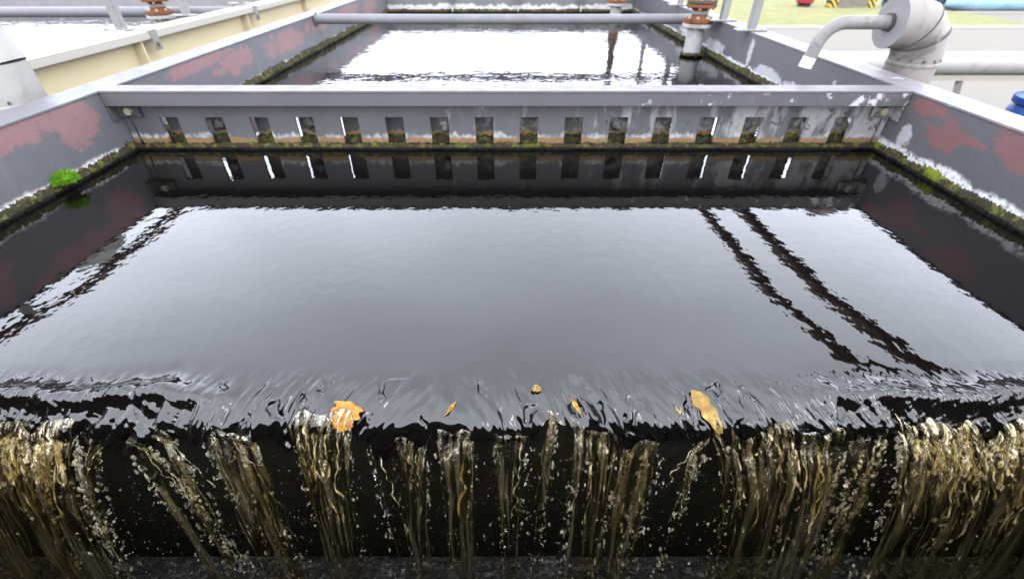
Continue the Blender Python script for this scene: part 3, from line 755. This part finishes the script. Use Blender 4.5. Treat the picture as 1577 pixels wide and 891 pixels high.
# ------------------------------------------------------------------ lagged elbows
def elbow_path(c, r, a0, a1, n, sgn):
    return [(c[0]+sgn*r*math.cos(a0+(a1-a0)*i/n), c[1], c[2]+r*math.sin(a0+(a1-a0)*i/n)) for i in range(n+1)]
def seam(mb, p, d, r, w=.014):
    p = Vector(p); d = Vector(d).normalized()
    mb.tube([p-d*w, p-d*w*.5, p+d*w*.5, p+d*w], [r*1.0, r*1.025, r*1.025, r*1.0], 36)
    return mb
def lagged_elbow(loc, rad, bend, zc, sgn, run, mat, label, seams, cap=True):
    """vertical lagged pipe turning through segments toward sgn*X"""
    t = thing('lagged_elbow', label, 'pipe', loc, 'lagged pipe elbows beside the tank')
    gz = GZ-loc[2]
    MB().tube([(0,0,gz), (0,0,-.02), (0,0,zc)], rad, 36).build('vertical_cladding', mat, t)
    nseg = 3
    cx = sgn*bend
    P = [(cx-sgn*bend*math.cos(a), 0, zc+bend*math.sin(a)) for a in [math.pi/2*i/nseg for i in range(nseg+1)]]
    for i in range(nseg):
        a = Vector(P[i]); b = Vector(P[i+1]); d = (b-a)
        r1 = rad*(1.0+.012*((i+1) % 2))
        MB().tube([a-d*.28, b+d*.28], r1, 36).build('elbow_segment', mat, t)
    e = Vector(P[-1]); f = e+Vector((sgn*run, 0, 0))
    MB().tube([e-Vector((sgn*.02,0,0)), f], rad*1.022, 36).build('horizontal_cladding', mat, t)
    for z in seams: seam(MB(), (0,0,z), (0,0,1), rad).build('seam_band', mat, t)
    for i in (1, 2):
        d = Vector(P[i+1])-Vector(P[i-1]); seam(MB(), P[i], d, rad*1.02, .012 if i == 1 else .005).build('seam_band', M['grime'] if cap else mat, t)
    for k in range(5):                                     # rivets along the seams
        w = R(200+28*k)
        MB().tube([(rad*.99*math.cos(w), rad*.99*math.sin(w), seams[0]+.03), (rad*1.03*math.cos(w), rad*1.03*math.sin(w), seams[0]+.03)], .008, 8).build('rivet', M['grime'], t)
    if cap:
        MB().tube([f, f+Vector((sgn*.012,0,0))], rad*1.035, 36).build('end_cap', M['cap'], t)
        # spout: runs on and bends down over the pool
        q = f+Vector((sgn*.012, 0, 0)); bl = .27; br = .15
        path = [q-Vector((sgn*.03,0,0)), q+Vector((sgn*bl*.5,0,0)), q+Vector((sgn*bl,0,0))]
        for i in range(1, 9):
            a = math.pi/2*.88*i/8
            path.append(q+Vector((sgn*(bl+br*math.sin(a)), 0, -br*(1-math.cos(a)))))
        dirv = Vector((sgn*math.cos(math.pi/2*.88), 0, -math.sin(math.pi/2*.88)))
        p1 = path[-1]+dirv*.09; p2 = p1+dirv*.055
        path.append(p1)
        MB().tube(path, .040, 24).build('spout', M['pvc'], t)
        MB().tube([p1-dirv*.01, p2], [.0415, .043], 24).build('spout_tip', M['sleeve'], t)
        MB().tube([q, q+Vector((sgn*.02,0,0))], .052, 24).build('spout_collar', M['grime'], t)
    return t
lagged_elbow((2.68, 3.35, 0), .144, .175, .43, -1, .075, M['cladding'], 'white lagged elbow pipe with a grey spout bending over the pool, beside the right wall', [.37, .20])
lagged_elbow((-2.86, 2.72, 0), .165, .19, .49, -1, .6, M['cladding_l'], 'smooth cream lagged pipe at the left edge, between the two tanks', [.28, .08], cap=False)

# lagged pipe on stands, bracket, barrel
lp = thing('lagged_pipe', 'long white lagged pipe on slanted stands, right of the elbow', 'pipe', (3.3, 5.3, 0))
MB().tube([(0,0,0), (5.5,0,0)], .108, 32).build('cladding', M['cladding_l'], lp)
MB().box(-.02, 5.5, -.05, .05, -.165, -.1085).build('support_channel', M['kerb'], lp, False)
for x in (.45, 1.2, 2.6): seam(MB(), (x, 0, 0), (1,0,0), .108).build('seam_band', M['cladding_l'], lp)
for x in (1.55, 4.0):
    MB().tube([(x, 0, -.16), (x+.05, -.55, GZ)], .045, 4).build('stand_leg', M['pvc'], lp, False)
bk = thing('pipe_bracket', 'grey steel bracket sticking out below the white elbow pipe', 'bracket', (XR+.20, 3.02, .16))
MB().box(0, .34, -.03, .03, .02, .10).build('bracket_arm', M['pvc'], bk, False, .004)
MB().box(-.012, 0, -.06, .06, -.06, .14).build('mounting_plate', M['pvc'], bk, False)
bl = thing('barrel', 'blue plastic barrel at the right edge, on the pavement below the tank', 'barrel', (5.19, 4.55, GZ))
MB().lathe([(.27,0),(.30,.03),(.30,.5),(.312,.55),(.30,.6),(.30,1.1),(.312,1.15),(.30,1.2),(.30,1.7),(.27,1.76),(.25,1.77)]).build('drum', M['blue'], bl)
MB().lathe([(.30,1.77),(.305,1.78),(.305,1.83),(.28,1.84)]).build('lid', M['blue'], bl)

# ------------------------------------------------------------------ things across the pavement
def barrier(loc, label):
    t = thing('concrete_barrier', label, 'barrier', loc)
    MB().prism([(-.86,0),(.86,0),(.86,.55),(.7,.85),(-.7,.85),(-.86,.55)], -.25, .25).build('barrier_block', M['barrier'], t, False, .03)
    for sx in (-1, 1):
        MB().box(min(sx*.862, sx*1.3), max(sx*.862, sx*1.3), -.26, .26, 0, .86).build('striped_end', M['stripes'], t, False, .02)
    return t
barrier((19.6, 31.0, GZ), 'concrete barrier with yellow and black striped ends on the grass')
rb = thing('road_marker', 'red marker with a white mark beyond the pavement', 'marker', (17.2, 31.5, GZ))
MB().lathe([(.30,.2),(.46,.3),(.48,.6),(.44,.9),(.25,1.1)]).build('red_drum', M['red'], rb)
MB().lathe([(.482,.56),(.486,.58),(.474,.72),(.468,.74)]).build('white_band', M['white'], rb)
MB().lathe([(.35,0),(.35,.2)]).build('foot', M['soil'], rb)
def bundle(name, x0, x1, y, r, label, seed):
    n, sgm = 60, 20
    V = np.zeros((sgm, n, 3)); u = np.linspace(0, 1, n)
    for j in range(sgm):
        a = 2*math.pi*j/(sgm-1)
        rr = r*(1+.16*fbm(u*(x1-x0)*1.2+seed, u*0+math.cos(a)*2+seed, 3))*np.sin(np.pi*np.clip(u, .01, .99))**.12
        V[j,:,0] = (u-.5)*(x1-x0); V[j,:,1] = rr*1.2*math.cos(a); V[j,:,2] = np.maximum(r*.8+rr*math.sin(a), 0)
    o = grid_obj(name, V, n, sgm, M['foil']); o.location = ((x0+x1)/2, y, GZ)
    return o
tag(bundle('wrapped_bundle', 24.2, 42, 30.4, .62, '', 2), 'long bundle wrapped in pale blue foil, lying right of the elbow pipe', 'bundle', 'foil wrapped bundles across the pavement')
tag(bundle('wrapped_bundle', 21.6, 24.0, 31.0, .42, '', 9), 'short pale blue wrapped bundle between the striped barrier and the elbow', 'bundle', 'foil wrapped bundles across the pavement')

# ------------------------------------------------------------------ sky, sun, camera
W = bpy.data.worlds.new('World'); sc.world = W; W.use_nodes = True
nt = W.node_tree; nt.nodes.clear()
SUN_EL, SUN_AZ = 48, 128
sky = nt.nodes.new('ShaderNodeTexSky'); sky.sky_type = 'NISHITA'; sky.sun_disc = False
sky.sun_elevation = R(SUN_EL); sky.sun_rotation = R(SUN_AZ); sky.dust_density = 4; sky.air_density = 1.0
hs = nt.nodes.new('ShaderNodeHueSaturation'); hs.inputs['Saturation'].default_value = .35
tc = nt.nodes.new('ShaderNodeTexCoord'); nz = nt.nodes.new('ShaderNodeTexNoise'); nz.inputs['Scale'].default_value = 2.2; nz.inputs['Detail'].default_value = 5
mr = nt.nodes.new('ShaderNodeMapRange'); mr.inputs['From Min'].default_value = .3; mr.inputs['From Max'].default_value = .7; mr.inputs['To Min'].default_value = .78; mr.inputs['To Max'].default_value = .97
mx = nt.nodes.new('ShaderNodeMix'); mx.data_type = 'RGBA'; cm = nt.nodes.new('ShaderNodeMix'); cm.data_type = 'RGBA'; cm.inputs[6].default_value = (50.5, 54.0, 62, 1); cm.inputs[7].default_value = (42, 44.6, 50.6, 1)
bg = nt.nodes.new('ShaderNodeBackground'); bg.inputs[1].default_value = .15
wo = nt.nodes.new('ShaderNodeOutputWorld')
L = nt.links.new
L(sky.outputs[0], hs.inputs['Color']); L(tc.outputs['Generated'], nz.inputs['Vector']); L(nz.outputs[0], mr.inputs['Value'])
sx = nt.nodes.new('ShaderNodeSeparateXYZ'); L(tc.outputs['Generated'], sx.inputs[0])
me_ = nt.nodes.new('ShaderNodeMapRange'); me_.interpolation_type = 'SMOOTHSTEP'; me_.inputs['From Min'].default_value = .30; me_.inputs['From Max'].default_value = .66
ad = nt.nodes.new('ShaderNodeMath'); ad.operation = 'MULTIPLY_ADD'; L(sx.outputs[1], ad.inputs[0]); ad.inputs[1].default_value = .10; L(sx.outputs[2], ad.inputs[2])
bk_ = nt.nodes.new('ShaderNodeMapRange'); bk_.interpolation_type = 'SMOOTHSTEP'; bk_.inputs['From Min'].default_value = .52; bk_.inputs['From Max'].default_value = -.30
L(sx.outputs[1], bk_.inputs['Value'])
cb = nt.nodes.new('ShaderNodeMix'); cb.data_type = 'RGBA'; L(bk_.outputs[0], cb.inputs[0]); cb.inputs[7].default_value = (64, 67, 75, 1)
L(ad.outputs[0], me_.inputs['Value']); L(me_.outputs[0], cm.inputs[0]); L(cm.outputs[2], cb.inputs[6]); L(cb.outputs[2], mx.inputs[7])
L(mr.outputs[0], mx.inputs['Factor']); L(hs.outputs[0], mx.inputs[6]); L(mx.outputs[2], bg.inputs[0]); L(bg.outputs[0], wo.inputs[0])
sl = bpy.data.lights.new('sun', 'SUN'); sl.energy = 1.2; sl.angle = R(18); sl.color = (1, .96, .90)
so = bpy.data.objects.new('sun', sl); C.objects.link(so)
d = Vector((math.sin(R(SUN_AZ))*math.cos(R(SUN_EL)), math.cos(R(SUN_AZ))*math.cos(R(SUN_EL)), math.sin(R(SUN_EL))))
so.rotation_euler = d.to_track_quat('Z', 'Y').to_euler()

cd = bpy.data.cameras.new('camera'); cam = bpy.data.objects.new('camera', cd); C.objects.link(cam)
cd.lens = 16; cd.sensor_width = 36; cd.clip_start = .02; cd.clip_end = 2000
cam.location = (0, 0, 1.0); cam.rotation_euler = (R(90-37.1), 0, 0)
cd.dof.use_dof = True; cd.dof.focus_distance = 1.6; cd.dof.aperture_fstop = 2.0
sc.camera = cam
sc.view_settings.view_transform = 'Standard'; sc.view_settings.look = 'None'; sc.view_settings.gamma = 1; sc.view_settings.exposure = 0
sc.render.engine = 'CYCLES'
sc.cycles.max_bounces = 10; sc.cycles.transparent_max_bounces = 24
sc.cycles.use_denoising = True
